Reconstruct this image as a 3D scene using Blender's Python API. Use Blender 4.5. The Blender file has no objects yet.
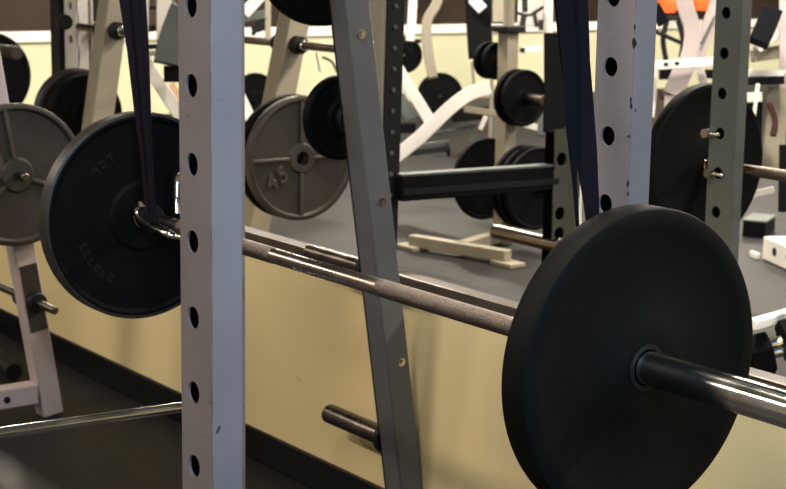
import bpy, bmesh, math, random
from mathutils import Vector, Matrix
random.seed(7)
V = Vector
PI = math.pi
COL = bpy.context.scene.collection

# ------------------------------------------------------------------ survey of the room (metres)
# X runs along the low yellow wall, Y across it, Z up; the barbell axis lies on Y=0.
F, CXP, CYP = 1605.48, 393.0, 244.5
CAM = V((1.56639, -1.58862, 1.54233))
yaw, pitch, roll = 0.940153, 0.179408, 0.015071
HB, WALLY, HM, BARL = 0.9724, 0.8846, 0.6945, 1.530
fw = V((-math.sin(yaw) * math.cos(pitch), math.cos(yaw) * math.cos(pitch), -math.sin(pitch)))
r0 = V((math.cos(yaw), math.sin(yaw), 0)); u0 = r0.cross(fw)
rt = math.cos(roll) * r0 + math.sin(roll) * u0
up = -math.sin(roll) * r0 + math.cos(roll) * u0
def ray(x, y): return fw + rt * ((x - CXP) / F) - up * ((y - CYP) / F)
def atD(x, y, D): return CAM + ray(x, y) * D
def atX(x, y, X): d = ray(x, y); return CAM + d * ((X - CAM.x) / d.x)
def atY(x, y, Y): d = ray(x, y); return CAM + d * ((Y - CAM.y) / d.y)
def atZ(x, y, Z): d = ray(x, y); return CAM + d * ((Z - CAM.z) / d.z)
def mir(p): return V((p[0], 2 * WALLY - p[1], p[2]))

RW, RD = .083, .045
X1 = -.20
YF1, YF2 = atX(211.5, 242, X1).y, atX(630.5, 134, X1).y
YOFF = YF2 - (YF1 + YF2) / 2
# ------------------------------------------------------------------ materials
def lin(c):
    o = []
    for v in c:
        v /= 255.0
        o.append(v / 12.92 if v <= .04045 else ((v + .055) / 1.055) ** 2.4)
    return (*o, 1)
def mat(name, col, rough=.5, metal=0, nscale=0, namt=.12, bump=0, bscale=80, speck=None, emis=0, coat=0, spec=.5, chips=None):
    m = bpy.data.materials.new(name); m.use_nodes = True
    nt = m.node_tree; N = nt.nodes; L = nt.links
    b = N['Principled BSDF']
    c = lin(col)
    b.inputs['Base Color'].default_value = c
    b.inputs['Roughness'].default_value = rough
    b.inputs['Metallic'].default_value = metal
    b.inputs['Specular IOR Level'].default_value = spec
    b.inputs['Coat Weight'].default_value = coat
    tc = N.new('ShaderNodeTexCoord')
    last = None
    if nscale:
        n = N.new('ShaderNodeTexNoise'); n.inputs['Scale'].default_value = nscale; n.inputs['Detail'].default_value = 6
        L.new(tc.outputs['Object'], n.inputs['Vector'])
        r = N.new('ShaderNodeValToRGB')
        r.color_ramp.elements[0].position = .3; r.color_ramp.elements[1].position = .7
        r.color_ramp.elements[0].color = tuple(max(0, v * (1 - namt)) for v in c[:3]) + (1,)
        r.color_ramp.elements[1].color = tuple(min(1, v * (1 + namt)) for v in c[:3]) + (1,)
        L.new(n.outputs['Fac'], r.inputs['Fac']); last = r.outputs['Color']
        rr = N.new('ShaderNodeMapRange'); rr.inputs['To Min'].default_value = max(0.02, rough - .1); rr.inputs['To Max'].default_value = min(1, rough + .12)
        L.new(n.outputs['Fac'], rr.inputs['Value']); L.new(rr.outputs['Result'], b.inputs['Roughness'])
    if speck:
        scol, sscale, thr = speck
        n = N.new('ShaderNodeTexNoise'); n.inputs['Scale'].default_value = sscale; n.inputs['Detail'].default_value = 2
        L.new(tc.outputs['Object'], n.inputs['Vector'])
        r = N.new('ShaderNodeValToRGB'); r.color_ramp.elements[0].position = thr; r.color_ramp.elements[1].position = thr + .03
        L.new(n.outputs['Fac'], r.inputs['Fac'])
        mx = N.new('ShaderNodeMix'); mx.data_type = 'RGBA'
        L.new(r.outputs['Color'], mx.inputs['Factor'])
        if last: L.new(last, mx.inputs['A'])
        else: mx.inputs['A'].default_value = c
        mx.inputs['B'].default_value = lin(scol); last = mx.outputs['Result']
    if chips:      # dark chips along the tube's front right arris
        n = N.new('ShaderNodeTexNoise'); n.inputs['Scale'].default_value = 26; n.inputs['Detail'].default_value = 4
        L.new(tc.outputs['Object'], n.inputs['Vector'])
        sp = N.new('ShaderNodeSeparateXYZ'); L.new(tc.outputs['Object'], sp.inputs['Vector'])
        e = N.new('ShaderNodeMapRange'); e.inputs['From Min'].default_value = RW / 2 - .012; e.inputs['From Max'].default_value = RW / 2 - .002
        e.inputs['To Min'].default_value = 0; e.inputs['To Max'].default_value = .33
        L.new(sp.outputs['X'], e.inputs['Value'])
        f = N.new('ShaderNodeMapRange'); f.inputs['From Min'].default_value = YOFF; f.inputs['From Max'].default_value = YOFF + .012
        f.inputs['To Min'].default_value = 0; f.inputs['To Max'].default_value = .33
        L.new(sp.outputs['Y'], f.inputs['Value'])
        a = N.new('ShaderNodeMath'); a.operation = 'ADD'; L.new(n.outputs['Fac'], a.inputs[0]); L.new(e.outputs['Result'], a.inputs[1])
        a2 = N.new('ShaderNodeMath'); a2.operation = 'SUBTRACT'; L.new(a.outputs[0], a2.inputs[0]); L.new(f.outputs['Result'], a2.inputs[1])
        g = N.new('ShaderNodeMath'); g.operation = 'GREATER_THAN'; g.inputs[1].default_value = .9; L.new(a2.outputs[0], g.inputs[0])
        mx = N.new('ShaderNodeMix'); mx.data_type = 'RGBA'; L.new(g.outputs[0], mx.inputs['Factor'])
        if last: L.new(last, mx.inputs['A'])
        mx.inputs['B'].default_value = lin((34, 32, 36)); last = mx.outputs['Result']
    if last: L.new(last, b.inputs['Base Color'])
    if bump:
        n = N.new('ShaderNodeTexNoise'); n.inputs['Scale'].default_value = bscale; n.inputs['Detail'].default_value = 4
        L.new(tc.outputs['Object'], n.inputs['Vector'])
        bp = N.new('ShaderNodeBump'); bp.inputs['Strength'].default_value = bump; bp.inputs['Distance'].default_value = .004
        L.new(n.outputs['Fac'], bp.inputs['Height']); L.new(bp.outputs['Normal'], b.inputs['Normal'])
    if emis:
        b.inputs['Emission Color'].default_value = c; b.inputs['Emission Strength'].default_value = emis
    return m

M = dict(
    chipped=mat('chipped_rack_paint', (128, 120, 122), .42, nscale=6, namt=.08, speck=((52, 50, 56), 34, .72), bump=.1, bscale=160, coat=.1, chips=True),
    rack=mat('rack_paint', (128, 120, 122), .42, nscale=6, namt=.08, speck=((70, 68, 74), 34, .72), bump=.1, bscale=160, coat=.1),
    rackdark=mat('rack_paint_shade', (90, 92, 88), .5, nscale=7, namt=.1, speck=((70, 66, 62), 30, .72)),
    grey=mat('grey_steel_paint', (102, 102, 104), .42, nscale=5, namt=.08, bump=.06, coat=.15),
    greyedge=mat('dark_edge', (9, 9, 10), .6, nscale=9),
    cream=mat('cream_paint', (146, 139, 124), .5, nscale=4, namt=.08),
    olive=mat('olive_grey_paint', (88, 87, 77), .5, nscale=6, namt=.1),
    pink=mat('pale_pink_paint', (180, 168, 168), .45, nscale=5, namt=.07),
    white=mat('white_paint', (206, 202, 197), .4, nscale=4, namt=.05),
    rubber=mat('black_rubber', (9, 10, 9), .62, spec=.18, nscale=9, namt=.25, bump=.12, bscale=240, speck=((20, 21, 20), 260, .7)),
    rubber2=mat('black_rubber_worn', (7, 7, 9), .6, spec=.14, nscale=14, namt=.35, bump=.15, bscale=120),
    rim=mat('rubber_rim', (50, 46, 42), .42, nscale=20, namt=.2, bump=.1),
    iron=mat('grey_cast_iron', (66, 62, 58), .5, metal=.25, nscale=9, namt=.14, bump=.25, bscale=90),
    ironlet=mat('raised_iron', (84, 78, 72), .45, metal=.3, nscale=12, namt=.15),
    chrome=mat('chrome', (225, 222, 216), .13, metal=1, nscale=20, namt=.05),
    steel=mat('bar_steel', (160, 150, 144), .27, metal=1, nscale=16, namt=.18),
    knurl=mat('knurled_steel', (140, 130, 124), .42, metal=1, nscale=300, namt=.35, bump=.5, bscale=900),
    bronze=mat('dark_trim_metal', (84, 74, 66), .45, nscale=10),
    innershade=mat('inner_shade_black', (4, 4, 4), .9, nscale=5, spec=.05),  # flat black standing in for the shade inside holed posts
    peg=mat('worn_peg_steel', (122, 114, 106), .3, metal=1, nscale=18, namt=.25),
    band=mat('purple_rubber_band', (24, 17, 26), .75, spec=.15, nscale=10, namt=.15, bump=.08),
    band2=mat('dark_band', (18, 14, 22), .75, spec=.15, nscale=10, namt=.15),
    yellow=mat('yellow_wall_paint', (226, 208, 164), .55, nscale=1.6, namt=.05, bump=.05, bscale=30, speck=((190, 165, 112), 5.5, .74)),
    yellowfar=mat('yellow_far_wall_paint', (206, 206, 178), .6, nscale=.8, namt=.06),
    base=mat('black_baseboard', (8, 8, 8), .45, nscale=6),
    floor=mat('dark_rubber_floor', (38, 36, 35), .52, spec=.35, nscale=2.2, namt=.12, bump=.12, bscale=180, speck=((52, 50, 48), 220, .68)),
    rail=mat('white_rail', (236, 234, 226), .45, nscale=3, namt=.04),
    upper=mat('dark_brown_reflection', (60, 49, 41), .35, nscale=.9, namt=.6),  # blotched brown painted for the dark gym reflected above the rail
    ceil=mat('ceiling_paint', (150, 146, 138), .8, nscale=2, namt=.05),
    wall=mat('side_wall_paint', (150, 140, 118), .7, nscale=2, namt=.05),
    pad=mat('black_vinyl_pad', (9, 9, 11), .6, nscale=10, namt=.2, spec=.2),
    navy=mat('navy_vinyl_pad', (7, 9, 20), .6, spec=.2, nscale=8, namt=.15),
    shroud=mat('grey_plastic_cover', (88, 94, 92), .5, nscale=5, namt=.1),
    label=mat('white_label', (232, 230, 228), .6, nscale=10, namt=.03),
    orange=mat('orange_glow', (235, 110, 60), .5, emis=1.0, nscale=8),
    lampm=mat('lamp_diffuser', (255, 244, 225), .5, emis=4, nscale=8, namt=.02),
    redd=mat('dark_red_rubber', (66, 34, 32), .5, nscale=8),
    pinkcloth=mat('pink_cloth', (170, 120, 122), .8, nscale=8),
    peach=mat('peach_vinyl', (206, 178, 150), .6, nscale=6),
)

# ------------------------------------------------------------------ geometry helpers
class B:
    def __init__(s): s.bm = bmesh.new()
    def box(s, c, size, R=None):
        m = Matrix.Translation(V(c)) @ ((R.to_4x4()) if R else Matrix.Identity(4)) @ Matrix.Diagonal((*size, 1))
        bmesh.ops.create_cube(s.bm, size=1, matrix=m); return s
    def beam(s, a, b, w, h, side=None):
        """rectangular bar from a to b, w measured along `side`, h across it"""
        a = V(a); b = V(b); z = (b - a).normalized()
        x = V(side) if side is not None else V((1, 0, 0))
        x = x - z * x.dot(z)
        if x.length < 1e-5: x = z.orthogonal()
        x.normalize(); y = z.cross(x)
        R = Matrix((x, y, z)).transposed()
        return s.box((a + b) / 2, (w, h, (b - a).length), R)
    def cyl(s, a, b, r, r2=None, n=28):
        a = V(a); b = V(b); z = (b - a)
        R = z.to_track_quat('Z', 'Y').to_matrix().to_4x4()
        bmesh.ops.create_cone(s.bm, cap_ends=True, segments=n, radius1=r, radius2=r if r2 is None else r2, depth=z.length,
                              matrix=Matrix.Translation((a + b) / 2) @ R); return s
    def ring(s, frames):
        rows = [[s.bm.verts.new(p) for p in f] for f in frames]
        for A, Bv in zip(rows, rows[1:]):
            n = len(A)
            for i in range(n): s.bm.faces.new((A[i], A[(i + 1) % n], Bv[(i + 1) % n], Bv[i]))
        s.bm.faces.new(rows[0][::-1]); s.bm.faces.new(rows[-1]); return s
    def tube(s, pts, r, n=16, smooth=6, flat=None, side=None):
        """swept tube; flat=(w,h) gives a rectangular section with w along `side`"""
        P = [V(p) for p in pts]
        if smooth and len(P) > 2:
            Q = []
            for i in range(len(P) - 1):
                p0 = P[max(i - 1, 0)]; p1 = P[i]; p2 = P[i + 1]; p3 = P[min(i + 2, len(P) - 1)]
                for k in range(smooth):
                    t = k / smooth
                    Q.append(.5 * ((2 * p1) + (p2 - p0) * t + (2 * p0 - 5 * p1 + 4 * p2 - p3) * t * t + (-p0 + 3 * p1 - 3 * p2 + p3) * t ** 3))
            P = Q + [P[-1]]
        fr = []; x = None
        for i, p in enumerate(P):
            t = (P[min(i + 1, len(P) - 1)] - P[max(i - 1, 0)]).normalized()
            if side is not None: x = V(side)
            elif x is None: x = t.orthogonal()
            x = (x - t * x.dot(t)).normalized(); y = t.cross(x)
            if flat:
                w, h = flat[0] / 2, flat[1] / 2
                fr.append([p + x * a * w + y * b * h for a, b in ((-1, -1), (1, -1), (1, 1), (-1, 1))])
            else: fr.append([p + x * math.cos(2 * PI * k / n) * r + y * math.sin(2 * PI * k / n) * r for k in range(n)])
        return s.ring(fr)
    def strip(s, rows, th, nrm):
        """ribbon: rows of (left, right) points, thickness th along nrm"""
        n = V(nrm).normalized() * th / 2
        return s.ring([[V(a) - n, V(b) - n, V(b) + n, V(a) + n] for a, b in rows])
    def lathe(s, prof, c, axis=(1, 0, 0), n=96):
        """prof: list of (r, t) from one axis end to the other; t measured along axis"""
        c = V(c); ax = V(axis).normalized(); x = ax.orthogonal().normalized(); y = ax.cross(x)
        rows = []
        for r, t in prof:
            if r < 1e-6: rows.append([s.bm.verts.new(c + ax * t)])
            else: rows.append([s.bm.verts.new(c + ax * t + x * math.cos(2 * PI * k / n) * r + y * math.sin(2 * PI * k / n) * r) for k in range(n)])
        for A, Bv in zip(rows, rows[1:]):
            for i in range(n):
                j = (i + 1) % n
                if len(A) == 1: s.bm.faces.new((A[0], Bv[j], Bv[i]))
                elif len(Bv) == 1: s.bm.faces.new((A[i], A[j], Bv[0]))
                else: s.bm.faces.new((A[i], A[j], Bv[j], Bv[i]))
        return s
    def holed(s, origin, ax, az, an, w, z0, z1, holes, r, th, n=28):
        """sheet in plane (ax, az) with round holes at (u, z); thickness th along an"""
        O = V(origin); ax, az, an = V(ax), V(az), V(an)
        def pt(u, z, t): return O + ax * u + az * z + an * t
        hs = sorted(holes, key=lambda h: h[1]); hs = [h for h in hs if h[1] - r * 1.5 > z0 and h[1] + r * 1.5 < z1]
        z = z0
        def slab(a, b):
            if b - a < 1e-5: return
            m = [pt(0, a, 0), pt(w, a, 0), pt(w, b, 0), pt(0, b, 0)]; k = [pt(0, a, th), pt(w, a, th), pt(w, b, th), pt(0, b, th)]
            f = [s.bm.verts.new(p) for p in m]; g = [s.bm.verts.new(p) for p in k]
            s.bm.faces.new(f); s.bm.faces.new(g[::-1])
            s.bm.faces.new((f[0], f[3], g[3], g[0])); s.bm.faces.new((f[1], g[1], g[2], f[2]))
        for u, hz in hs:
            a, b = hz - r * 1.5, hz + r * 1.5
            slab(z, a); z = b
            for t in (0, th):
                out = []; inn = []
                for k in range(n):
                    th_ = 2 * PI * k / n; c_, s_ = math.cos(th_), math.sin(th_)
                    ku = (w - u) / c_ if c_ > 1e-6 else (u / -c_ if c_ < -1e-6 else 1e9)
                    kz = (r * 1.5) / abs(s_) if abs(s_) > 1e-6 else 1e9
                    q = min(ku, kz)
                    out.append(s.bm.verts.new(pt(u + c_ * q, hz + s_ * q, t))); inn.append(s.bm.verts.new(pt(u + c_ * r, hz + s_ * r, t)))
                for k in range(n):
                    j = (k + 1) % n
                    s.bm.faces.new((out[k], out[j], inn[j], inn[k]))
                for cu, cz in ((0, a), (w, a), (w, b), (0, b)):     # corners cut off by the fan
                    cp = pt(cu, cz, t)
                    best = sorted(range(n), key=lambda k: (out[k].co - cp).length)[:2]
                    if abs(best[0] - best[1]) in (1, n - 1):
                        cv = s.bm.verts.new(cp); s.bm.faces.new((out[best[0]], out[best[1]], cv))
                if t == 0: first = inn
                else:
                    for k in range(n):
                        j = (k + 1) % n; s.bm.faces.new((first[k], first[j], inn[j], inn[k]))
        slab(z, z1); return s
    def build(s, name, m, parent=None, bevel=0, smooth=True, origin=None):
        bmesh.ops.recalc_face_normals(s.bm, faces=s.bm.faces)
        if origin is None and parent is None:
            lo = V([min(v.co[i] for v in s.bm.verts) for i in range(3)]); hi = V([max(v.co[i] for v in s.bm.verts) for i in range(3)])
            origin = V(((lo.x + hi.x) / 2, (lo.y + hi.y) / 2, lo.z))
        if parent is not None and origin is None: origin = wl(parent)
        for v in s.bm.verts: v.co -= origin
        me = bpy.data.meshes.new(name); s.bm.to_mesh(me); s.bm.free()
        if smooth:
            for p in me.polygons: p.use_smooth = True
            try: me.set_sharp_from_angle(angle=math.radians(32))
            except Exception: pass
        me.materials.append(m)
        o = bpy.data.objects.new(name, me); COL.objects.link(o)
        if parent is not None: o.parent = parent
        else: o.location = origin
        if parent is not None: o.location = origin - wl(parent)
        if bevel:
            b = o.modifiers.new('bevel', 'BEVEL'); b.width = bevel; b.segments = 2; b.limit_method = 'ANGLE'; b.angle_limit = math.radians(40)
        return o
def wl(o):
    p = V((0, 0, 0))
    while o is not None: p += o.location; o = o.parent
    return p
def tag(o, label, cat, group=None, kind=None):
    o['label'] = label; o['category'] = cat
    if group: o['group'] = group
    if kind: o['kind'] = kind
    return o
def thing(name, loc, label, cat, group=None):
    o = bpy.data.objects.new(name, None); COL.objects.link(o); o.location = V(loc); o.empty_display_size = .05
    return tag(o, label, cat, group)
def struct(b, name, m, **k):
    o = b.build(name, m, **k); o['kind'] = 'structure'; return o

# ------------------------------------------------------------------ the room
XW = (CAM + ray(430, 100) * 17.2).x
XE, YN, YS, HC = 4.5, 18.0, -5.0, 3.3
ZR0 = atX(430, 34, XW).z; ZR1 = atX(430, 24.5, XW).z
struct(B().box(((XW + XE) / 2, (YN + YS) / 2, -.05), (XE - XW + .4, YN - YS + .4, .1)), 'floor', M['floor'], smooth=False)
struct(B().box(((XW + XE) / 2, (YN + YS) / 2, HC + .05), (XE - XW + .4, YN - YS + .4, .1)), 'ceiling', M['ceil'], smooth=False)
struct(B().box(((XW + XE) / 2, WALLY + .03, HM / 2), (XE - XW, .06, HM)), 'wall_middle', M['yellow'], smooth=False)
struct(B().box(((XW + XE) / 2, WALLY + .03, HM - .011), (XE - XW, .066, .034)), 'trim_1', M['bronze'], bevel=.003)
struct(B().box(((XW + XE) / 2, WALLY + .002, HM + .007), (XE - XW, .010, .005)), 'trim_3', M['peg'], bevel=.001)
struct(B().box(((XW + XE) / 2, WALLY - .006, .05), (XE - XW, .012, .1)), 'baseboard_middle', M['base'], bevel=.003)
struct(B().box((XW - .1, (YN + YS) / 2, ZR0 / 2), (.2, YN - YS, ZR0)), 'wall_left', M['yellowfar'], smooth=False)
struct(B().box((XW - .09, (YN + YS) / 2, (ZR0 + ZR1) / 2), (.24, YN - YS, ZR1 - ZR0)), 'trim_2', M['rail'], bevel=.01)
struct(B().box((XW - .12, (YN + YS) / 2, (ZR1 + HC) / 2), (.2, YN - YS, HC - ZR1)), 'wall_left_upper', M['upper'], smooth=False)
struct(B().box(((XW + XE) / 2, YN + .1, HC / 2), (XE - XW + .4, .2, HC)), 'wall_far', M['wall'], smooth=False)
struct(B().box(((XW + XE) / 2, YS - .1, HC / 2), (XE - XW + .4, .2, HC)), 'wall_near', M['wall'], smooth=False)
struct(B().box((XE + .1, (YN + YS) / 2, HC / 2), (.2, YN - YS, HC)), 'wall_right', M['wall'], smooth=False)

# ------------------------------------------------------------------ power rack holding the bar
RW, RD = .083, .045
def upright(parent, xr, yf, hole0, step, h=2.3, m=M['rack'], w=RW, d=RD, hr=.0152, bolts=()):
    """square tube, right face at xr, front face at yf, with a column of round through holes"""
    b = B(); t = .004
    hs = [(w * .40, hole0 + step * k) for k in range(-12, 30)]
    x0 = xr - w
    b.holed((x0, yf, 0), (1, 0, 0), (0, 0, 1), (0, 1, 0), w, .02, h, hs, hr, t)
    b.holed((x0, yf + d - t, 0), (1, 0, 0), (0, 0, 1), (0, 1, 0), w, .02, h, hs, hr, t)
    b.box((x0 + t / 2 - .0005, yf + d / 2, h / 2 + .01), (t, d - .0008, h - .02)); b.box((xr - t / 2 + .0005, yf + d / 2, h / 2 + .01), (t, d - .0008, h - .02))
    b.box((xr - w / 2, yf + d / 2, h + .003), (w, d, .006)); b.box((xr - w / 2, yf + d / 2, .01), (w + .06, d + .08, .02))
    u = b.build('upright', m, parent, smooth=False)
    B().box((xr - w / 2, yf + d / 2, h / 2), (w - 2.4 * t, d - 3.2 * t, h - .06)).build('tube_shade_insert', M['innershade'], u)  # dark box added inside the tube so its holes look shaded
    return u
X1 = -.20
cL = atX(211.5, 242, X1); cR = atX(630.5, 134, X1)
YF1, YF2 = cL.y, cR.y
XFAR = -1.425
rk = thing('power_rack', (X1 - RW / 2, (YF1 + YF2) / 2, 0), 'pale grey squat rack with round-holed uprights holding the loaded barbell', 'rack')
zL = atY(193, 242, YF1).z; zR = atY(606, 204, YF2).z
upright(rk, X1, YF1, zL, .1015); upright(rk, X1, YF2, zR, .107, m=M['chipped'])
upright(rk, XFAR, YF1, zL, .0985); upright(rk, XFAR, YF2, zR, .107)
ym = (YF1 + YF2 + RD) / 2
for xx in (X1, XFAR):
    B().box((xx - RW / 2, ym, 2.27), (.06, YF2 - YF1 - RD, .06)).build('crossmember', M['rack'], rk, bevel=.004)
    B().box((xx - RW / 2, ym, .05), (.05, YF2 - YF1 - RD, .05)).build('base_rail', M['rack'], rk, bevel=.004) if xx == X1 else None
for yy in (YF1, YF2):
    B().box(((X1 + XFAR - RW) / 2, yy + RD / 2, 2.2), (X1 - XFAR - RW, .04, .06)).build('crossmember', M['rack'], rk, bevel=.004)
pA = atX(180, 405, XFAR + .02); pB = atX(-60, 441, XFAR + .02)
safe = B().cyl((XFAR + .018, YF2 + .01, pA.z - .01), (XFAR + .018, YF1 - .1, pB.z + .004), .0115)
safe.build('safety_rod', M['chrome'], rk)['label'] = 'thin bright steel rod'
# chrome hooks: far one seen round the left upright, near one behind the front plate
def hook(xb, s=1):
    y0 = YF2
    b = B()
    return b
hx = -1.44
hk = [atY(184, 176, .06), atY(180, 174, .055), atY(177, 180, .05), atY(176.5, 198, .045), atY(177, 214, .04)]
b = B(); b.tube(hk, .0065)
lo = [atY(182, 237, .02), atY(170, 235, -.01), atY(155, 229, -.022), atY(143, 222, -.026), atY(137, 215, -.026), atY(137, 208, -.024), atY(141, 204, -.02)]
b.tube(lo, .0068)
b.build('bar_hook', M['chrome'], rk)
b = B(); b.tube([(-.15, YF2, HB + .07), (-.15, YF2 - .02, HB - .01), (-.15, 0, HB - .026), (-.15, -.035, HB - .015), (-.15, -.04, HB + .02)], .007)
b.box((-.16, YF2 + .01, HB + .04), (.03, .02, .09))
b.build('bar_hook', M['chrome'], rk)

# ------------------------------------------------------------------ barbell
def xbar(px): return atY(px, 171 + .317 * px, 0).x
def barbell(fy=lambda y: y, label='', group=None, right=.42):
    y = fy(0)
    t = thing('barbell', (-.75, y, HB), label, 'barbell', group)
    B().cyl((-BARL + .02, y, HB), (-.05, y, HB), .0152, n=32).build('shaft', M['steel'], t)
    ks = [(-1.36, xbar(274)), (xbar(381), -.075)]
    for a, c in ks: B().cyl((a, y, HB), (c, y, HB), .0159, n=32).build('knurling', M['knurl'], t)
    for a, c in ((-.055, right), (-BARL - .38, -BARL + .004)):
        bb = B().cyl((a, y, HB), (c, y, HB), .0245, n=40)
        bb.build('sleeve', M['chrome'], t, bevel=.002)
    B().cyl((-.068, y, HB), (-.052, y, HB), .035, n=40).build('collar', M['steel'], t, bevel=.002)
    B().cyl((-BARL + .03, y, HB), (-BARL + .045, y, HB), .030, n=40).build('collar', M['greyedge'], t, bevel=.002)
    return t
barbell(label='long steel barbell with worn knurling racked across the foreground')

def plate_prof(R, T, hub=.027, flat=False, lip=.02, rec=.006, hubr=.055):
    h = T / 2; e = min(.007, T * .25)
    side = [(R, -h + e), (R, h - e)]
    if flat:
        return [(hub, -h), (R * .9, -h), (R - e, -h), (R - e * .3, -h + e * .3)] + side + [(R - e * .3, h - e * .3), (R - e, h), (R - .03, h + .0), (R - .034, h - .0015), (.075, h - .0015), (.07, h + .001), (hub, h + .001), (hub, -h)]
    f = [(hub, h), (hubr, h), (hubr + .008, h - rec), (R - lip - .008, h - rec), (R - lip, h), (R - e, h), (R - e * .3, h - e * .3), (R, h - e)]
    bk = [(r, -t) for r, t in f[::-1]]
    return f + bk + [(hub, h)]
def weight_plate(c, R, T, m, label, group=None, flat=False, rimm=None, hub=.027, name='weight_plate', n=96, axis=(1, 0, 0), **k):
    o = B().lathe(plate_prof(R, T, hub=hub, flat=flat, **k), c, axis, n).build(name, m, origin=V(c))
    return tag(o, label, 'weight plate', group)

# front plate (outer face on X=0)
fp = weight_plate((-.025, 0, HB), .2265, .05, M['rubber'], 'large smooth black rubber plate in the foreground on the near barbell end', flat=True, n=160)
B().lathe([(.0265, -.002), (.034, -.002), (.034, .002), (.0265, .002), (.0265, -.002)], (.0022, 0, HB), n=64).build('hub_ring', M['greyedge'], fp)
# far plate
lp = weight_plate((-BARL - .02, 0, HB), .225, .036, M['rubber2'], 'black rubber plate with faint raised letters on the far barbell end', lip=.012, rec=.005, hubr=.07, n=128)
B().lathe([(.2235, -.0185), (.226, -.0165), (.226, .0175), (.2225, .0195), (.219, .0195), (.219, .0182), (.2235, .0165), (.2235, -.0185)], (-BARL - .02, 0, HB), n=128).build('rim', M['rim'], lp)
lett = mat('lettering', (13, 14, 15), .5, nscale=10)
for k in range(9):
    b = B()
    a = math.radians(200 + k * 7.5) if k < 6 else math.radians(118 + (k - 6) * 8)
    rr = .15; p = V((-BARL - .002 - .0048, rr * math.cos(a), HB + rr * math.sin(a)))
    R = Matrix.Rotation(a, 3, 'X')
    b.box(p, (.0012, .020, .003), R); b.box(p + R @ V((0, .006, .005)), (.0012, .003, .011), R)
    if k % 2: b.box(p + R @ V((0, -.006, .005)), (.0012, .003, .011), R)
    b.build('raised_letter', lett, lp)
# spare small plate behind it
# ------------------------------------------------------------------ resistance bands
def band(rows, D, label, m=M['band'], split=None):
    """rows: (y, xl, xr) of the ribbon outline where it hangs"""
    L_ = []
    for (yy, a, c, dd) in rows: L_.append((atD(a, yy, dd), atD(c, yy, dd)))
    b = B(); b.strip(L_, .004, ray(rows[0][1], 100)); return b
t = thing('resistance_band', atD(154, 226, 3.42), 'purple stretch band looped down to the far end of the barbell', 'band')
band([(-345, 70, 104, 3.36), (-40, 113, 143, 3.37), (0, 119, 146, 3.38), (50, 127, 149, 3.38), (110, 134, 151, 3.39), (160, 141, 153, 3.40), (205, 145, 156, 3.40), (222, 147, 157, 3.40)], 0, '').build('band_strand', M['band'], t)
band([(-345, 84, 94, 3.34), (-40, 128, 136, 3.35), (0, 131, 139, 3.36), (60, 137, 143, 3.36), (150, 146, 150, 3.37), (221, 151, 156, 3.38)], 0, '').build('band_strand', M['band2'], t)
t = thing('resistance_band', atD(598, 330, 2.33), 'wide dark purple stretch band hanging beside the right rack upright', 'band')
band([(-500, 520, 560, 2.28), (-40, 551, 584, 2.30), (0, 554, 588, 2.31), (60, 560, 590, 2.32), (110, 568, 594, 2.33), (150, 574, 597, 2.33), (200, 583, 599, 2.33), (240, 588, 600, 2.33), (330, 594, 603, 2.33)], 0, '').build('band_strand', M['band'], t)
band([(-500, 523, 545, 2.26), (-40, 553, 570, 2.28), (0, 556, 573, 2.29), (60, 562, 577, 2.30), (130, 566, 577, 2.31), (180, 572, 577, 2.32), (240, 577, 580, 2.32), (330, 592, 596, 2.32)], 0, '').build('band_strand', M['band2'], t)

# ------------------------------------------------------------------ leaning grey storage post (near side of the low wall)
XP = -1.70
g0 = atX(346, -30, XP); g1 = atX(404, 489, XP)
dz = (g0 - g1); gb = g1 - dz * (g1.z / dz.z); gt = g1 + dz * ((1.9 - g1.z) / dz.z)
gp = thing('plate_storage_post', gb, 'leaning dark grey square post with bolts standing against the low yellow wall', 'post')
B().beam(gb + V((0, 0, .01)), gt, .072, .07, side=(1, 0, 0)).build('post', M['grey'], gp, bevel=.004)
pdir = (gt - gb).normalized()
side_y = V((1, 0, 0)).cross(pdir)
B().beam(gb + V((-.040, -.0, .012)), gt + V((-.040, -.0, 0)), .006, .066, side=(1, 0, 0)).build('edge_strip', M['greyedge'], gp)
B().box(gb + V((0, -.02, .006)), (.16, .12, .012)).build('foot_plate', M['grey'], gp, bevel=.002)
for (px_, py_) in ((361, 34), (382, 201), (401, 362)):
    q = atX(px_, py_, XP + .036)
    B().cyl(q, q + V((.004, 0, 0)), .011, n=20).cyl(q + V((.004, 0, 0)), q + V((.01, 0, 0)), .0065, n=6).build('bolt', M['chrome'], gp)
def on_post(z): return gb + dz * ((z - gb.z) / dz.z)
peg_z = [atX(378, 443, XP - .03).z, atX(356, 272, XP - .03).z, atX(338, 121, XP - .03).z]
peg_z.append(peg_z[2] + .42)
for i, z in enumerate(peg_z):
    c = on_post(z); r = .027 if i != 1 else .0215
    pg = B().cyl(c + V((-.043, 0, 0)), c + V((-.33 if i < 2 else -.16, 0, 0)), r, n=32).build('peg', M['peg'], gp, bevel=.004)
    B().cyl(c + V((-.043, 0, 0)), c + V((-.062, 0, 0)), r + .015, n=32).build('peg_flange', M['greyedge'], pg, bevel=.003)
c3 = on_post(peg_z[2]); c4 = on_post(peg_z[3])
q = atD(322, 116, 4.35)
weight_plate((XP - .10, c3.y, c3.z), .108, .03, M['rubber2'], 'small black plate hung on the leaning grey post near its top', lip=.01, hubr=.04)
weight_plate((XP - .10, c4.y, atX(302, -52, XP - .12).z), .19, .04, M['rubber2'], 'large black plate cut off by the top edge, left of the leaning grey post', lip=.015)

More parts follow.
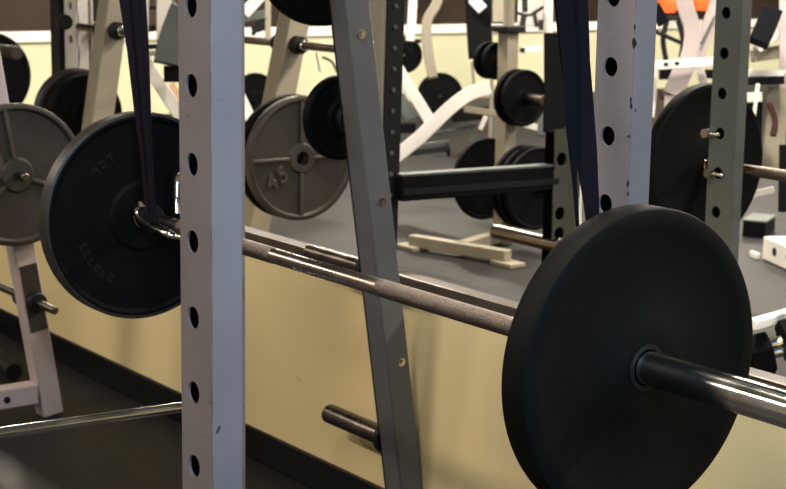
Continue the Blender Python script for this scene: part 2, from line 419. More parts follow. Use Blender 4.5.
# ------------------------------------------------------------------ pale pink frame at far left (near side)
kb = atZ(50, 414, 0)
XK = kb.x
wp0 = atX(20, 246, XK); dpk = wp0 - kb
kt = kb + dpk * (1.35 / dpk.z)
def on_leg(z): return kb + dpk * (z / dpk.z)
fr = thing('leaning_rack_frame', kb, 'pale pink steel frame leg with pegs left of the black plate', 'rack frame')
B().beam(kb + V((0, 0, .005)), kt, .072, .072, side=(1, 0, 0)).build('leg', M['pink'], fr, bevel=.004)
zr = atX(22, 394, XK).z
c = on_leg(zr)
B().box((c.x, c.y - .65, zr), (.07, 1.22, .066)).build('foot_beam', M['pink'], fr, bevel=.004)
q = atX(7, 400, XK + .036)
B().cyl(q - V((.002, 0, 0)), q + V((.003, 0, 0)), .011, n=20).build('bolt_hole', M['greyedge'], fr)
c = on_leg(atX(33, 299, XK).z)
pg = B().cyl(c + V((-.30, 0, 0)), c + V((.20, 0, 0)), .0135, n=24).build('peg', M['peg'], fr, bevel=.003)
B().cyl(c + V((.037, 0, 0)), c + V((.07, 0, 0)), .033).build('peg_flange', M['greyedge'], pg, bevel=.004)
B().cyl(c + V((-.037, 0, 0)), c + V((-.07, 0, 0)), .033).build('peg_flange', M['greyedge'], pg, bevel=.004)
q = atX(31, 277, XK + .037); B().cyl(q - V((.002, 0, 0)), q + V((.002, 0, 0)), .012, n=20).build('bolt_hole', M['greyedge'], fr)
B().beam(on_leg(atX(33, 262, XK).z) + V((.0375, 0, 0)), on_leg(atX(37, 328, XK).z) + V((.0375, 0, 0)), .004, .06, side=(1, 0, 0)).build('wear_plate', M['iron'], fr)
def iron_plate(c, R, label, rot=0, numeral=True, T=.04, hub=.026):
    o = B().lathe(plate_prof(R, T, lip=.016, rec=.012, hubr=.05, hub=hub), c, n=128).build('weight_plate', M['iron'], origin=V(c))
    tag(o, label, 'weight plate')
    for k in range(3 if rot else 4):
        a = math.radians(rot + (120 if rot else 90) * k)
        R_ = Matrix.Rotation(a, 3, 'X')
        B().box(V(c) + R_ @ V((T / 2 - .008, (R - .016 + .05) / 2, 0)), (.012, R - .07, .014), R_).build('rib', M['ironlet'], o, bevel=.003)
    if numeral:
        for ch, off in (('4', -.026), ('5', .026)):
            cu = bpy.data.curves.new('numeral_curve', 'FONT'); cu.body = ch; cu.size = .085; cu.extrude = .003; cu.align_x = 'CENTER'; cu.align_y = 'CENTER'; cu.bevel_depth = .0015
            tmp = bpy.data.objects.new('numeral_curve', cu); COL.objects.link(tmp)
            me = bpy.data.meshes.new_from_object(tmp.evaluated_get(bpy.context.evaluated_depsgraph_get()))
            bpy.data.objects.remove(tmp)
            me.materials.clear(); me.materials.append(M['ironlet'])
            n_ = bpy.data.objects.new('numeral', me); COL.objects.link(n_); n_.parent = o
            Rm = Matrix.Rotation(math.radians(28), 3, 'X') @ Matrix(((0, 0, 1), (1, 0, 0), (0, 1, 0)))
            n_.location = V((T / 2 - .009, -.105, -.070)) + Rm @ V((off, 0, 0))
            n_.rotation_euler = Rm.to_euler()
    return o
gc = on_leg(atX(8, 172, XK).z) + V((.075, 0, 0))
gp2 = iron_plate(gc, .229, 'grey cast iron plate on a peg, leftmost, partly behind the black plate', rot=100, numeral=False, T=.035, hub=.0145)
B().lathe([(.05, 0), (.075, .002), (.075, .006), (.05, .008), (.05, 0)], V(gc) + V((.006, -.12, .035)), n=40).build('raised_emblem', M['ironlet'], gp2)
B().cyl(V(gc) + V((-.04, 0, 0)), V(gc) + V((.075, 0, 0)), .0145).build('peg', M['peg'], fr, bevel=.004)
# dark pipe on the floor behind the rod
q0 = atZ(-40, 318, .03); q1 = atZ(14, 372, .03)
tag(B().cyl(q0, q1, .03).build('floor_pipe', M['greyedge']), 'dull grey pipe lying on the floor behind the pink frame foot', 'pipe')

# ================================================================== beyond the low wall: its mirror's reflection, built as solid things
# reflection of the rack, its bar and far plate, built as a mirrored copy
r2 = thing('power_rack', (XFAR - RW / 2, 2 * WALLY - YF2 - RD, 0), 'grey-green reflection of a round-holed rack upright with two steel bolts behind the foreground plate', 'rack')
gx = atY(736, 125, 2 * WALLY - YF2 - RD)
XG = gx.x
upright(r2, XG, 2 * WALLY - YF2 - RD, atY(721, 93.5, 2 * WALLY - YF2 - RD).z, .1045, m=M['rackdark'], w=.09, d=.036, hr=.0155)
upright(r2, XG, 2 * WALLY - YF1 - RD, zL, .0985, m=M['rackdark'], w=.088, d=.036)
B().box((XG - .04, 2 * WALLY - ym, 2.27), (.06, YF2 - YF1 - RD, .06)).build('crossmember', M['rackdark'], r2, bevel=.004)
for px_, py_ in ((709, 133), (712, 173)):
    q = atY(px_, py_, 2 * WALLY - YF2 - RD)
    b = B().cyl(q + V((0, .002, 0)), q + V((0.0, -.02, 0)), .012, n=20).cyl(q + V((0, -.004, 0)), q + V((.045, -.004, 0)), .006, n=12)
    b.build('bolt', M['chrome'], r2)
barbell(lambda y: 2 * WALLY - y, 'reflection of the dark steel bar crossing behind the grey-green upright at the right edge', right=.3)
weight_plate((-BARL - .02, 2 * WALLY, HB), .226, .036, M['rubber'], 'reflection of the large black far plate between the right rack upright and the grey-green upright', lip=.012, rec=.003, hubr=.08)

# leaning cream posts with pegs
def cream_post(pa, pb, D, w, label, hub, rods, m=M['cream']):
    X = atD(*pa, D).x
    a = atX(*pa, X); c = atX(*pb, X); d = a - c
    bot = c - d * (c.z / d.z); top = c + d * ((2.0 - c.z) / d.z)
    t = thing('plate_storage_post', bot, label, 'post')
    B().beam(bot, top, w, w, side=(1, 0, 0)).build('post', m, t, bevel=.004)
    B().box(bot + V((0, 0, .01)), (w * 2, w * 2, .02)).build('foot_plate', m, t)
    z = atX(*hub, X).z; h = c + d * ((z - c.z) / d.z)
    for s, ln in rods:
        pg = B().cyl(h + V((s * w / 2, 0, 0)), h + V((s * (w / 2 + ln), 0, 0)), .016).build('peg', M['peg'], t, bevel=.003)
        B().cyl(h + V((s * w / 2, 0, 0)), h + V((s * (w / 2 + .045), 0, 0)), .036).build('peg_flange', M['greyedge'], pg, bevel=.004)
        if s > 0: B().cyl(h + V((w / 2 + .045, 0, 0)), h + V((w / 2 + .07, 0, 0)), .022).build('collar', M['chrome'], pg, bevel=.004)
    return t, h
cream_post((294, 20), (254, 225), 6.5, .095, 'cream leaning post with a horizontal peg behind the grey 45 plate', (292, 44), ((1, .30), (-1, .42)))
ct, ch_ = cream_post((114, 0), (98, 120), 6.6, .095, 'cream leaning post left of the purple band', (110, 30), ((1, .12), (-1, .25)))
ca = atX(114, 0, ch_.x); cb = atX(98, 120, ch_.x)
pc2 = cb + V((0, 0, .015))
B().cyl(pc2, pc2 + V((-.30, 0, 0)), .024).cyl(pc2, pc2 + V((-.09, 0, 0)), .034).build('peg', M['peg'], ct, bevel=.003)
weight_plate(pc2 + V((-.21, 0, 0)), .185, .05, M['rim'], 'dark plate with a glossy rim above the leftmost grey plate', lip=.02, n=64, hub=.0245)
weight_plate(pc2 + V((-.13, 0, 0)), .165, .05, M['rubber2'], 'black plate behind the left cream leaning post', lip=.02, n=64, hub=.0245)
pc = atD(300, 158, 5.85)
iron_plate(pc, .228, 'grey cast iron plate marked 45 between the left upright and leaning post')
weight_plate(pc + V((-.06, 0, 0)), .228, .04, M['rubber2'], 'black plate stacked just behind the grey 45 plate', lip=.015)
# cream upright with dark bolted edge
X = atD(383, 60, 4.9).x
q = atD(391, 60, 4.9)
cu_ = thing('rack_upright', (q.x, q.y, 0), 'cream upright with a black bolted side strip right of the leaning grey post', 'upright')
a0 = atX(382, -40, q.x); a1 = atX(378, 215, q.x); d = a0 - a1; bt = a1 - d * (a1.z / d.z)
B().beam(bt, a0 + d * .6, .085, .05, side=(1, 0, 0)).build('post', M['cream'], cu_, bevel=.003)
e0 = atX(397, -40, q.x + .045); e1 = atX(389, 215, q.x + .045); d2 = e0 - e1
B().beam(e1 - d2 * (e1.z / d2.z), e0 + d2 * .6, .008, .062, side=(1, 0, 0)).build('bolt_strip', M['greyedge'], cu_)
for k in range(11):
    yy = 6 + 21 * k
    s_ = atX(397 - 8 * (yy + 40) / 255, yy, q.x + .049)
    B().cyl(s_, s_ + V((.006, 0, 0)), .007, n=10).build('bolt', M['shroud'], cu_)
s_ = atY(383.5, 60, bt.y + (a0.y - bt.y) * .6 - .026); s_ = atX(383, 60, q.x - .0) + V((0, -.026, 0)) * 1.0
B().cyl(s_ + V((0, -.006, 0)), s_ + V((0, .01, 0)), .011, n=18).build('bolt_hole', M['greyedge'], cu_)
# safety arm + its scalloped post
XS = e1.x + .012
A_ = atX(398, 188, XS); C_ = atX(553, 177, XS)
sa = thing('safety_arm', (A_ + C_) / 2, 'black horizontal safety arm with a pale top edge across the plate tree', 'safety arm')
mid = (A_ + C_) / 2
hgt = .078
B().beam(A_, C_, .05, hgt, side=(1, 0, 0)).build('arm', M['pad'], sa, bevel=.004)
tv = V((0, 0, 1)) * (hgt / 2 + .002)
B().beam(A_ + tv, C_ + tv, .052, .006, side=(1, 0, 0)).build('top_strip', M['shroud'], sa)
B().beam(A_ + V((.028, 0, -.01)), C_ + V((.028, 0, -.01)), .006, .02, side=(1, 0, 0)).build('rib', M['greyedge'], sa)
nb = B(); sp = C_
pw = .075
zt = atX(560, 128, XS).z
pts = []
prof_notch = []
z = 0.0
T_ = thing('notched_upright', (sp.x, sp.y, 0), 'olive grey notched upright holding the safety arm beside the purple band', 'upright')
hs = [(.030, atX(556, yy, XS).z) for yy in (150, 205, 228, 165 + 90)]
yq = atX(548, 180, XS).y; yq2 = atX(573, 180, XS).y
nb.holed((XS + .03, yq, 0), (0, 1, 0), (0, 0, 1), (-1, 0, 0), yq2 - yq, .02, zt, [((yq2 - yq) * .28, atX(556, yy, XS).z) for yy in (158, 212, 232)], .022, .006)
nb.box((XS - .0, yq2 - .01, zt / 2), (.055, .02, zt))
nb.box((XS, (yq + yq2) / 2, .02), (.16, .2, .04))
nb.build('post', M['olive'], T_, smooth=False)
B().box((XS - .01, (yq + yq2) / 2 - .01, zt / 2), (.03, yq2 - yq - .03, zt - .02)).build('inner_shadow_panel', M['innershade'], T_)
p0 = atX(514, 236, XS + .05)
B().cyl(atX(561, 246, XS + .05), atX(561, 246, XS + .05) + V((-.34, 0, 0)), .026).build('peg', M['peg'], T_, bevel=.004)

# ---- plate tree
DT = 8.7
base = atZ(500, 236, 0); base = atD(503, 232, DT); base.z = 0
tt = thing('plate_tree', base, 'cream weight tree with stacked black plates and a splayed base', 'plate tree')
tp = atD(511, 30, DT); tz = tp.z
B().box((base.x, base.y, tz / 2), (.085, .075, tz)).build('post', M['cream'], tt, bevel=.005)
B().cyl((base.x, base.y, tz), (base.x, base.y, tz + .03), .092, n=40).build('cap_disc', M['greyedge'], tt, bevel=.004)
B().cyl((base.x, base.y, tz + .03), (base.x, base.y, tz + .45), .03, n=24).build('top_peg', M['cream'], tt)
f0 = atZ(412, 240, .05); f1 = atZ(508, 256, .05)
B().beam(f0, f1, .06, .06, side=(0, 1, 0)).build('foot_beam', M['cream'], tt, bevel=.004)
B().beam((base.x, base.y, .05), (f0 + f1) / 2, .06, .06, side=(0, 1, 0)).build('foot_beam', M['cream'], tt, bevel=.004)
for q in (f0, f1):
    B().box((q.x, q.y, .012), (.16, .10, .024)).build('foot_pad', M['cream'], tt, bevel=.004)
def tree_plate(px_, py_, R, label, T=.03, D=DT, pc=None):
    c = atD(px_, py_, D)
    return weight_plate(c, R, T, M['rubber2'], label, 'plates stored on the plate tree', lip=.016, hubr=.04, n=64)
lowz = [(494, 181, .225, 'large black plate, leftmost low on the plate tree'),
        (524, 181, .222, 'large black plate low on the tree, first right of its post'),
        (532, 182, .222, 'large black plate low on the tree, second right of its post'),
        (541, 183, .218, 'large black plate low on the tree, front of the right stack')]
def tree_set(lst, z, T=.028):
    out = []
    for px_, R, lab in lst:
        # along the tree's peg line (X), found where the peg line meets that column
        X = None
        best = None
        for k in range(-60, 61):
            x = base.x + k * .01
            dd = V((x, base.y, z)) - CAM
            u = CXP + F * dd.dot(rt) / dd.dot(fw)
            if best is None or abs(u - px_) < best[0]: best = (abs(u - px_), x)
        out.append(weight_plate((best[1], base.y, z), R, T, M['rubber2'], lab, 'plates stored on the plate tree', lip=.014, hubr=.04, n=64))
    return out
zl = atD(505, 181, DT).z; zu = atD(512, 94, DT).z; zs = atD(505, 60, DT).z
tree_set([(486, .225, 'large black plate low on the tree, left of its post'),
          (524, .222, 'large black plate low on the tree, innermost right of its post'),
          (530.5, .222, 'large black plate low on the tree, second right of its post'),
          (537, .220, 'large black plate low on the tree, outermost of the right stack')], zl)
tree_set([(517, .15, 'medium black plate on the tree middle peg, nearer its post'), (524, .15, 'medium black plate on the tree middle peg, outer one')], zu)
tree_set([(497, .10, 'small black plate on the top left peg, nearer the tree post'), (489, .10, 'small black plate on the top left peg, outer one')], zs)
B().cyl((base.x - .2, base.y, zl), (base.x + .36, base.y, zl), .024).build('peg', M['peg'], tt, bevel=.004)
B().cyl((base.x, base.y, zu), (base.x + .30, base.y, zu), .03).build('peg', M['peg'], tt, bevel=.004)
B().cyl((base.x - .2, base.y, zs), (base.x, base.y, zs), .024).build('peg', M['peg'], tt, bevel=.004)

# ---- plates and rods against the far wall and in the distance
weight_plate(atD(440, 96, 15.6), .225, .05, M['rubber2'], hub=.004, label= 'black plate leaning by the far yellow wall above the white beam', lip=.02, n=64, axis=-ray(440, 160))
weight_plate(atD(404, 55, 11.5), .13, .05, M['rubber2'], hub=.004, label= 'small round black plate beside the black bolted strip', lip=.02, n=64, axis=-ray(405, 120))
weight_plate(atD(255, 97, 14.6), .218, .05, M['rubber2'], hub=.004, label= 'black plate in the distance just right of the left upright', lip=.02, n=64)
weight_plate(atD(-12, 76, 8.2), .225, .05, M['rubber2'], 'black plate at the upper left edge with a steel sleeve', lip=.02, n=64)
q = atD(17, 53, 7.9)
sl = tag(B().cyl(q, q + V((-.5, 0, 0)), .034).build('barbell_sleeve', M['iron'], bevel=.004), 'grey steel sleeve end poking out at the upper left edge', 'barbell')
# holed white upright and its dark neighbour
q = atD(77, 40, 6.9)
wu = thing('rack_upright', (q.x, q.y, 0), 'white upright with two round holes near the upper left corner', 'upright')
hb = B(); hb.holed((q.x - .125, q.y, 0), (1, 0, 0), (0, 0, 1), (0, 1, 0), .125, .02, 2.2, [(.06, atD(70, yy, 6.9).z) for yy in (6.5, 40, 74, -28)], .02, .01)
hb.box((q.x - .004, q.y + .03, 1.1), (.008, .05, 2.2)).box((q.x - .14, q.y + .03, 1.1), (.008, .05, 2.2)).box((q.x - .06, q.y + .07, 1.1), (.13, .01, 2.2))
hb.build('post', M['white'], wu, smooth=False)
B().box((q.x - .18, q.y + .01, 1.1), (.09, .06, 2.2)).build('dark_liner', M['greyedge'], wu)
k_ = atD(62, 21, 6.8); B().cyl(k_, k_ + V((.1, -.03, 0)), .032, n=24).build('knob', M['greyedge'], wu, bevel=.006)
q = atD(88, 40, 7.3)
du = thing('rack_upright', (q.x, q.y, 0), 'dark upright with pale dots right of the white holed upright', 'upright')
B().box((q.x - .05, q.y + .03, 1.1), (.11, .06, 2.2)).build('post', M['greyedge'], du)
for yy in (5, 22, 46, 63):
    s_ = atY(81.5, yy, q.y - .001); B().cyl(s_ + V((0, .003, 0)), s_ - V((0, .003, 0)), .007, n=10).build('bolt', M['shroud'], du)
k0 = atD(78, 26, 7.1)
B().cyl(k0, k0 + V((.30, 0, 0)), .026).build('peg', M['cream'], du, bevel=.004)
q = atD(94, 17, 7.6)
pk = B().tube([atD(86, 15, 7.6), atD(94, 17, 7.6), atD(104, 13, 7.6)], 0, flat=(.03, .05), side=(0, 0, 1))
tag(pk.build('folded_towel', M['pinkcloth']), 'dusty pink cloth hanging between the dark upright and cream post', 'towel')

# ---- white cable machine left (between band and left upright)
def flatframe(name, label, cat, D, parts, base_px):
    b0 = atD(*base_px, D); t = thing(name, (b0.x, b0.y, 0), label, cat)
    for (pn, mm, pts, w, th) in parts:
        P = [atD(x, y, D + (z if len(r) else 0)) for (x, y, *r) in pts for z in [r[0] if r else 0]]
        n = ray(pts[0][0], pts[0][1]).normalized()
        b = B()
        # section: w across the view of the member, th deep
        d = (P[-1] - P[0]).normalized(); side = n.cross(d)
        b.tube(P, 0, flat=(w * D / F, th), side=side, smooth=5 if len(P) > 2 else 0)
        b.build(pn, mm, t, bevel=.004)
    return t
W = M['white']
flatframe('cable_machine', 'white cable machine with grey cover just left of the left upright', 'exercise machine', 8.5, [
    ('column', W, [(164, -60), (164, 42)], 15, .08), ('column', W, [(147, -60), (146, 62)], 5, .06),
    ('brace', W, [(138, 50), (158, 82), (184, 122)], 13, .07), ('base_beam', W, [(142, 55), (172, 50)], 5, .06),
    ('column', W, [(184, 60), (184, 300)], 10, .07),
    ('weight_cover', M['shroud'], [(183, 8, -.3), (171, 40, -.3), (166, 64, -.3)], 24, .12),
    ('seat_pad', M['pad'], [(165, 74, -.2), (184, 74, -.2)], 16, .1), ('handle', M['greyedge'], [(146, 14), (150, 8), (158, 8)], 3, .03),
    ('handle', M['greyedge'], [(141, 30), (156, 28)], 6, .05), ('cover_panel', M['peach'], [(170, 84, .2), (184, 112, .2)], 12, .04),
    ('linkage', M['greyedge'], [(146, 47), (162, 46)], 5, .05), ('brace', M['shroud'], [(169, -6), (178, 14)], 4, .03)], (164, 160))
flatframe('chest_press_machine', 'white machine frame with black rods behind the cream leaning post', 'exercise machine', 10.5, [
    ('column', M['cream'], [(268, -30), (268, 44)], 6, .06), ('panel', M['navy'], [(244, 4), (252, 2)], 12, .05), ('arm', M['shroud'], [(244, 18), (266, 14)], 9, .06),
    ('arm', W, [(244, 14), (262, -6)], 12, .08), ('linkage', M['greyedge'], [(252, 30), (266, 26)], 8, .06), ('linkage', M['greyedge'], [(253, 35), (258, 22), (268, 20)], 4, .06),
    ('brace', W, [(322, 10), (342, 34), (352, 48)], 16, .07), ('cable', M['greyedge'], [(316, 52), (320, 72)], 1.2, .01),
    ('cable', M['greyedge'], [(322, 57), (332, 62), (338, 74)], 2.2, .02), ('brace', W, [(236, 88), (256, 130)], 11, .07), ('brace', W, [(256, 130), (262, 240)], 5, .05)], (262, 180))
# ---- white leg machine in the middle
flatframe('leg_machine', 'white tubular machine with a curved beam right of the cream upright', 'exercise machine', 9.6, [
    ('post', W, [(415, -50), (412, 20), (410, 42)], 9, .07), ('curved_post', M['cream'], [(444, -40), (438, 0), (427, 22), (428, 50), (433, 78)], 10, .08),
    ('brace', W, [(394, 62), (412, 92), (432, 124)], 12, .08), ('curved_beam', W, [(394, 158), (420, 137), (450, 108), (470, 94), (490, 88)], 14, .1),
    ('pad_arm', M['greyedge'], [(398, 41), (421, 41)], 4, .06), ('foot_pad', M['pad'], [(396, 128), (416, 128)], 10, .1), ('rear_panel', M['shroud'], [(398, 96, .3), (412, 120, .3)], 14, .04), ('leg', W, [(392, 156), (388, 214)], 10, .08)], (404, 168))
flatframe('flat_bench', 'low dark bench on pale rails behind the white curved beam', 'bench', 12.5, [
    ('pad', M['pad'], [(452, 116), (494, 112)], 13, .3), ('rail', M['shroud'], [(430, 134), (476, 126)], 3, .06), ('leg', M['shroud'], [(436, 133), (436, 152)], 3, .04),
    ('leg', M['shroud'], [(472, 128), (472, 148)], 3, .04)], (455, 150))
flatframe('flat_bench', 'thin dark bench frame low on the floor below the curved beam', 'bench', 10.6, [
    ('rail', M['shroud'], [(408, 147), (449, 141)], 3.5, .06), ('rail', M['greyedge'], [(402, 154), (450, 148)], 6, .1), ('leg', M['greyedge'], [(447, 144), (449, 156)], 4, .04)], (425, 158))
flatframe('tall_pad', 'tall black padded column with a white label above the plate tree', 'machine pad', 11, [
    ('pad', M['pad'], [(476, -50), (478, 10), (481, 57)], 25, .16), ('label_patch', M['label'], [(472, -2, -.2), (483, 10, -.2)], 11, .01), ('back_post', M['greyedge'], [(490, -40, .1), (489, 20, .1)], 6, .06), ('post', M['shroud'], [(489, 20, .1), (497, 195, .1)], 4, .05)], (480, 140))
flatframe('row_machine', 'cream and white machine with black handles above the plate tree', 'exercise machine', 14.5, [
    ('column', M['cream'], [(499, -30), (499, 23)], 13, .1), ('column', W, [(549, -30), (548, 60)], 9, .1), ('panel', W, [(532, -30, .4), (530, 26, .4)], 26, .05),
    ('handle', M['greyedge'], [(517, 13, -.1), (530, 15, -.1), (543, 7, -.1)], 3, .04), ('handle', M['greyedge'], [(524, 15, -.1), (522, 28, -.1)], 6, .05), ('handle', M['greyedge'], [(534, 14, -.1), (537, 27, -.1)], 4, .04),
    ('handle', M['greyedge'], [(524, -20, -.1), (525, 12, -.1)], 6, .05), ('foot', M['greyedge'], [(541, 20, -.1), (541, 30, -.1)], 5, .04), ('rail', M['rail'], [(522, 50), (542, 48)], 6, .05), ('knob', M['greyedge'], [(520, 50, -.1), (525, 50, -.1)], 5, .04)], (520, 130))
flatframe('support_frame', 'thin cream frame with an arm left of the plate tree post', 'frame', 10, [
    ('post', M['cream'], [(472, 62), (474, 84)], 3, .03), ('arm', M['cream'], [(464, 109), (502, 114)], 7, .05), ('post', M['cream'], [(492, 74), (490, 140)], 4, .04), ('bracket', M['white'], [(486, 116), (480, 130)], 5, .04),
    ('bracket', M['white'], [(524, 124), (546, 130)], 7, .05), ('post', M['shroud'], [(543, 100), (541, 136)], 8, .06)], (492, 170))
flatframe('bench_backrest', 'upright black bench back behind the wide purple band', 'bench', 6.3, [
    ('backrest', M['pad'], [(556, 34), (556, 90), (555, 132)], 24, .08), ('post', M['greyedge'], [(577, 130), (569, 260)], 13, .06), ('leg', M['white'], [(577, 165, .3), (577, 330, .3)], 9, .05), ('post', M['greyedge'], [(569, 255), (566, 345)], 12, .06)], (565, 260))
# ---- right hand machines
flatframe('cable_crossover', 'white splayed machine frame right of the right upright', 'exercise machine', 8.8, [
    ('arm', M['pink'], [(680, -50), (684, 0), (692, 28), (690, 52), (680, 82)], 16, .1), ('arm', M['pink'], [(726, -40), (718, 0), (702, 42), (698, 60)], 14, .1),
    ('leg', M['pink'], [(684, 68), (672, 96)], 20, .1), ('leg', W, [(698, 64), (708, 96)], 8, .08), ('cross_beam', M['rail'], [(650, 66, -.2), (722, 61, -.2)], 9, .08),
    ('hole_mark', M['greyedge'], [(664, 64.5, -.3), (668, 64.5, -.3)], 3.5, .02), ('hole_mark', M['greyedge'], [(675, 63.5, -.3), (679, 63.5, -.3)], 3.5, .02),
    ('leg', M['pink'], [(672, 96), (662, 232)], 14, .08), ('pad', M['navy'], [(654, 6, -.2), (664, 24, -.2)], 12, .1), ('brace', W, [(656, 68), (652, 118)], 5, .05), ('brace', M['shroud'], [(715, 16, -.1), (701, 44, -.1)], 2.5, .02)], (688, 190))
flatframe('hanging_handle', 'black looped machine handle in front of the far yellow wall', 'handle', 10.5, [
    ('loop', M['greyedge'], [(666, 60), (663, 40), (667, 20)], 5, .04), ('loop', M['greyedge'], [(682, 58), (684, 40), (679, 20)], 7, .04), ('loop', M['greyedge'], [(665, 19), (682, 18)], 4, .04),
    ('rod', M['greyedge'], [(654, 31, -.1), (686, 45, -.1)], 4, .03)], (674, 120))
flatframe('floor_clutter', 'dark machine base beneath the cream cross beam', 'machine base', 10.8, [('base', M['pad'], [(660, 74), (678, 74)], 11, .1), ('base', M['pad'], [(704, 74), (722, 74)], 9, .1), ('weight', M['redd'], [(660, 95), (672, 92)], 10, .08)], (668, 120))
flatframe('preacher_machine', 'white machine with a navy pad at the upper right corner', 'exercise machine', 7.4, [
    ('column', M['pink'], [(783, -60), (784, 40), (783, 92)], 9, .08), ('pad', M['navy'], [(772, 10, -.2), (766, 26, -.2), (758, 44, -.2)], 20, .12),
    ('rail', M['rail'], [(748, 73), (792, 74)], 7, .08), ('beam', M['cream'], [(752, 56, .1), (792, 50, .1)], 13, .08), ('brace', W, [(756, 50, .05), (784, 28, .05)], 10, .06),
    ('base', M['pad'], [(748, 81, -.1), (782, 80, -.1)], 8, .1), ('leg', M['cream'], [(779, 88), (776, 120), (772, 178)], 21, .08), ('bracket', W, [(745, 98, -.1), (761, 97, -.1)], 10, .06),
    ('bracket', W, [(758, 84, -.2), (754, 116, -.2)], 4, .04), ('cushion', M['pad'], [(755, 102), (754, 140), (754, 166)], 15, .08), ('strap', M['redd'], [(769, 102, -.2), (775, 120, -.2), (773, 136, -.2)], 6, .05),
    ('brace', W, [(758, 158, .1), (772, 172, .1)], 3, .04), ('post', M['pad'], [(786, 145, -.2), (785, 212, -.2)], 13, .06), ('foot', M['rail'], [(748, 196, .1), (772, 190, .1)], 7, .1)], (770, 230))
def floor_box(name, pts_front, h, dep, m, label, cat, holes=0):
    a = atZ(*pts_front[0], 0); c = atZ(*pts_front[1], 0); d = (c - a); ln = d.length; d.normalize(); n = V((-d.y, d.x, 0))
    t = thing(name, (a + c) / 2, label, cat)
    R = Matrix((d, n, V((0, 0, 1)))).transposed()
    B().box((a + c) / 2 + n * dep / 2 + V((0, 0, h / 2)), (ln, dep, h), R).build('body', m, t, bevel=.006)
    return t, a, c, n, R
t, a, c, n, R = floor_box('step_box', ((742, 236), (765, 238)), .085, .26, M['pad'], 'small black step box with a grey top on the floor at right', 'box')
B().box((a + c) / 2 + n * .13 + V((0, 0, .09)), ((c - a).length + .01, .27, .012), R).build('lid', M['shroud'], t, bevel=.004)
t, a, c, n, R = floor_box('holed_base_block', ((762, 259), (800, 276)), .12, .12, M['rail'], 'white holed base block on the floor at the right edge', 'machine base')
for f_ in (.32, .68, 1.0):
    q = a + (c - a) * f_ + V((0, 0, .065))
    B().cyl(q + n * .01, q - n * .002, .022, n=20).build('hole_mark', M['greyedge'], t)
B().beam(a - n * .02 + V((-.0, 0, .012)), a - n * .02 + (a - c).normalized() * .09 + V((0, 0, .012)), .03, .02, side=(0, 0, 1)).build('tab', M['rail'], t)
# low white rack with dumbbells directly beyond the wall
ya = WALLY + .32
r_a = atY(748, 323, ya); r_b = atY(800, 312, ya + .02)
lr = thing('dumbbell_rack', ((r_a.x + r_b.x) / 2, ya, 0), 'low white-railed rack beside the foreground plate at right', 'rack')
q = atD(752, 325, 4.0); q2 = atD(800, 311, 4.2)
B().beam(q, q2, .03, .03, side=(0, 0, 1)).build('rail', M['rail'], lr, bevel=.006)
for f_ in (.98,):
    e = q.lerp(q2, f_); B().box((e.x, e.y + .03, e.z / 2), (.03, .03, e.z - .02)).build('leg', M['cream'], lr)
cc = (q + q2) / 2
B().beam(q + V((0, 0, -.22)) + V((0, .0, 0)), q2 + V((0, 0, -.20)), .25, .02, side=V((-(q2 - q).y, (q2 - q).x, 0))).build('shelf', M['greyedge'], lr, bevel=.004)
for i, (px_, py_, sz) in enumerate(((760, 347, .058), (776, 344, .060), (792, 348, .060))):
    p = atD(px_, py_, 4.05)
    ax = (V((.55, .8, .25)) if i != 1 else V((.6, .6, .45))).normalized()
    t = thing('dumbbell', p, ['black hex dumbbell nearest the foreground plate on the low rack', 'black dumbbell with a shining handle, middle of the low rack', 'black dumbbell at the right edge of the low rack'][i], 'dumbbell', 'dumbbells on the low rack')
    B().cyl(p - ax * .07, p + ax * .07, .016).build('handle', M['chrome'], t)
    for s in (-1, 1): B().cyl(p + ax * s * .055, p + ax * s * .115, sz, n=6).build('head', M['rubber2'], t, bevel=.006)
weight_plate(atD(776, 330, 4.5), .07, .03, M['rubber2'], 'small dark plate just above the white rail at the right edge', lip=.01, hubr=.03, axis=(0, 0, 1)) if False else None

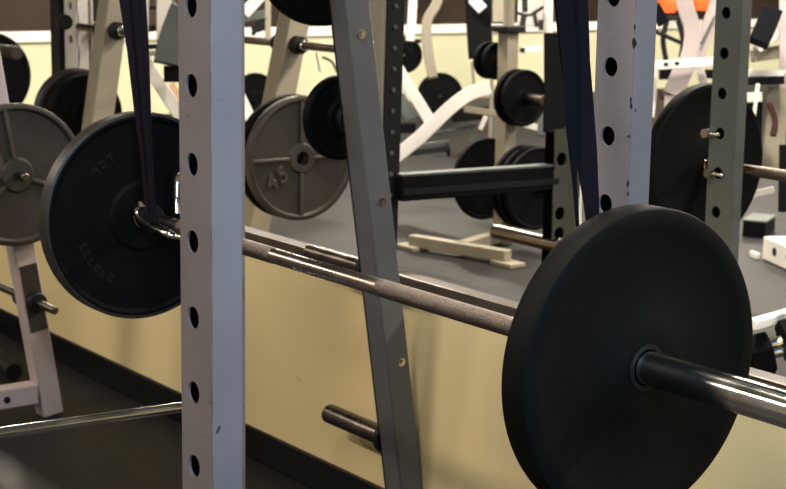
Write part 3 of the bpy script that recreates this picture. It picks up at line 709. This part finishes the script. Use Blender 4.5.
# warm lamps on the far wall
for i, (px_, lab) in enumerate(((669, 'orange glowing wall lamp left of the splayed white frame arm'), (703, 'orange glowing wall lamp inside the splayed white frame'))):
    p = atX(px_, 4 if i == 0 else 2, XW + .15)
    t = thing('wall_lamp', p, lab, 'lamp', 'wall lamps')
    B().lathe([(0, -.10), (.07, -.10), (.13, -.02), (.15, .08), (.12, .16), (0, .16)], p, (0, 0, 1), 32).build('lamp_shade', M['orange'], t)
    B().box(p + V((-.1, 0, .02)), (.12, .06, .06)).build('bracket', M['greyedge'], t)

# ------------------------------------------------------------------ ceiling lamps and light
def light(loc, sx, sy, power, col, name='area'):
    l = bpy.data.lights.new(name, 'AREA'); l.shape = 'RECTANGLE'; l.size = sx; l.size_y = sy; l.energy = power; l.color = col
    o = bpy.data.objects.new(name, l); COL.objects.link(o); o.location = loc; return o
WARM = (1, .92, .80)
pos = []
for x in (-9.5, -6, -2.6, 1.2):
    for y in (-2.6, 3.2, 6.6, 10.5, 14.5): pos.append((x, y))
for x, y in pos:
    o = thing('ceiling_light', (x, y, HC - .02), 'square white ceiling light panel', 'ceiling light', 'ceiling light panels')
    B().box((x, y, HC - .02), (1.26, .36, .04)).build('frame', M['rail'], o, bevel=.004)
    B().box((x, y, HC - .043), (1.18, .28, .01)).build('diffuser', M['lampm'], o)
    pw_ = 88 if y < 0 else 150
    light((x, y, HC - .07), 1.1, .3, pw_, WARM, 'panel_light')
light((-.9, -.3, HC - .1), .8, .4, 45, WARM, 'rack_light')
# cool daylight-like spill from the right end of the room
l = light((2.3, -.9, 2.0), .8, .8, 76, (.44, .72, 1), 'cool_spill'); l.rotation_euler = (0, math.radians(90), 0)
w = bpy.data.worlds.new('world'); bpy.context.scene.world = w; w.use_nodes = True
w.node_tree.nodes['Background'].inputs[0].default_value = (.5, .46, .42, 1); w.node_tree.nodes['Background'].inputs[1].default_value = .15

# ------------------------------------------------------------------ camera
cam = bpy.data.cameras.new('camera'); co = bpy.data.objects.new('camera', cam); COL.objects.link(co)
cam.sensor_width = 36; cam.lens = F / 786 * 36; cam.clip_start = .02
co.matrix_world = Matrix.Translation(CAM) @ Matrix((rt, up, -fw)).transposed().to_4x4()
cam.dof.use_dof = True; cam.dof.focus_distance = 2.4; cam.dof.aperture_fstop = 13
bpy.context.scene.camera = co
bpy.context.scene.view_settings.view_transform = 'Standard'
bpy.context.scene.view_settings.exposure = .2
bpy.context.scene.view_settings.gamma = .84
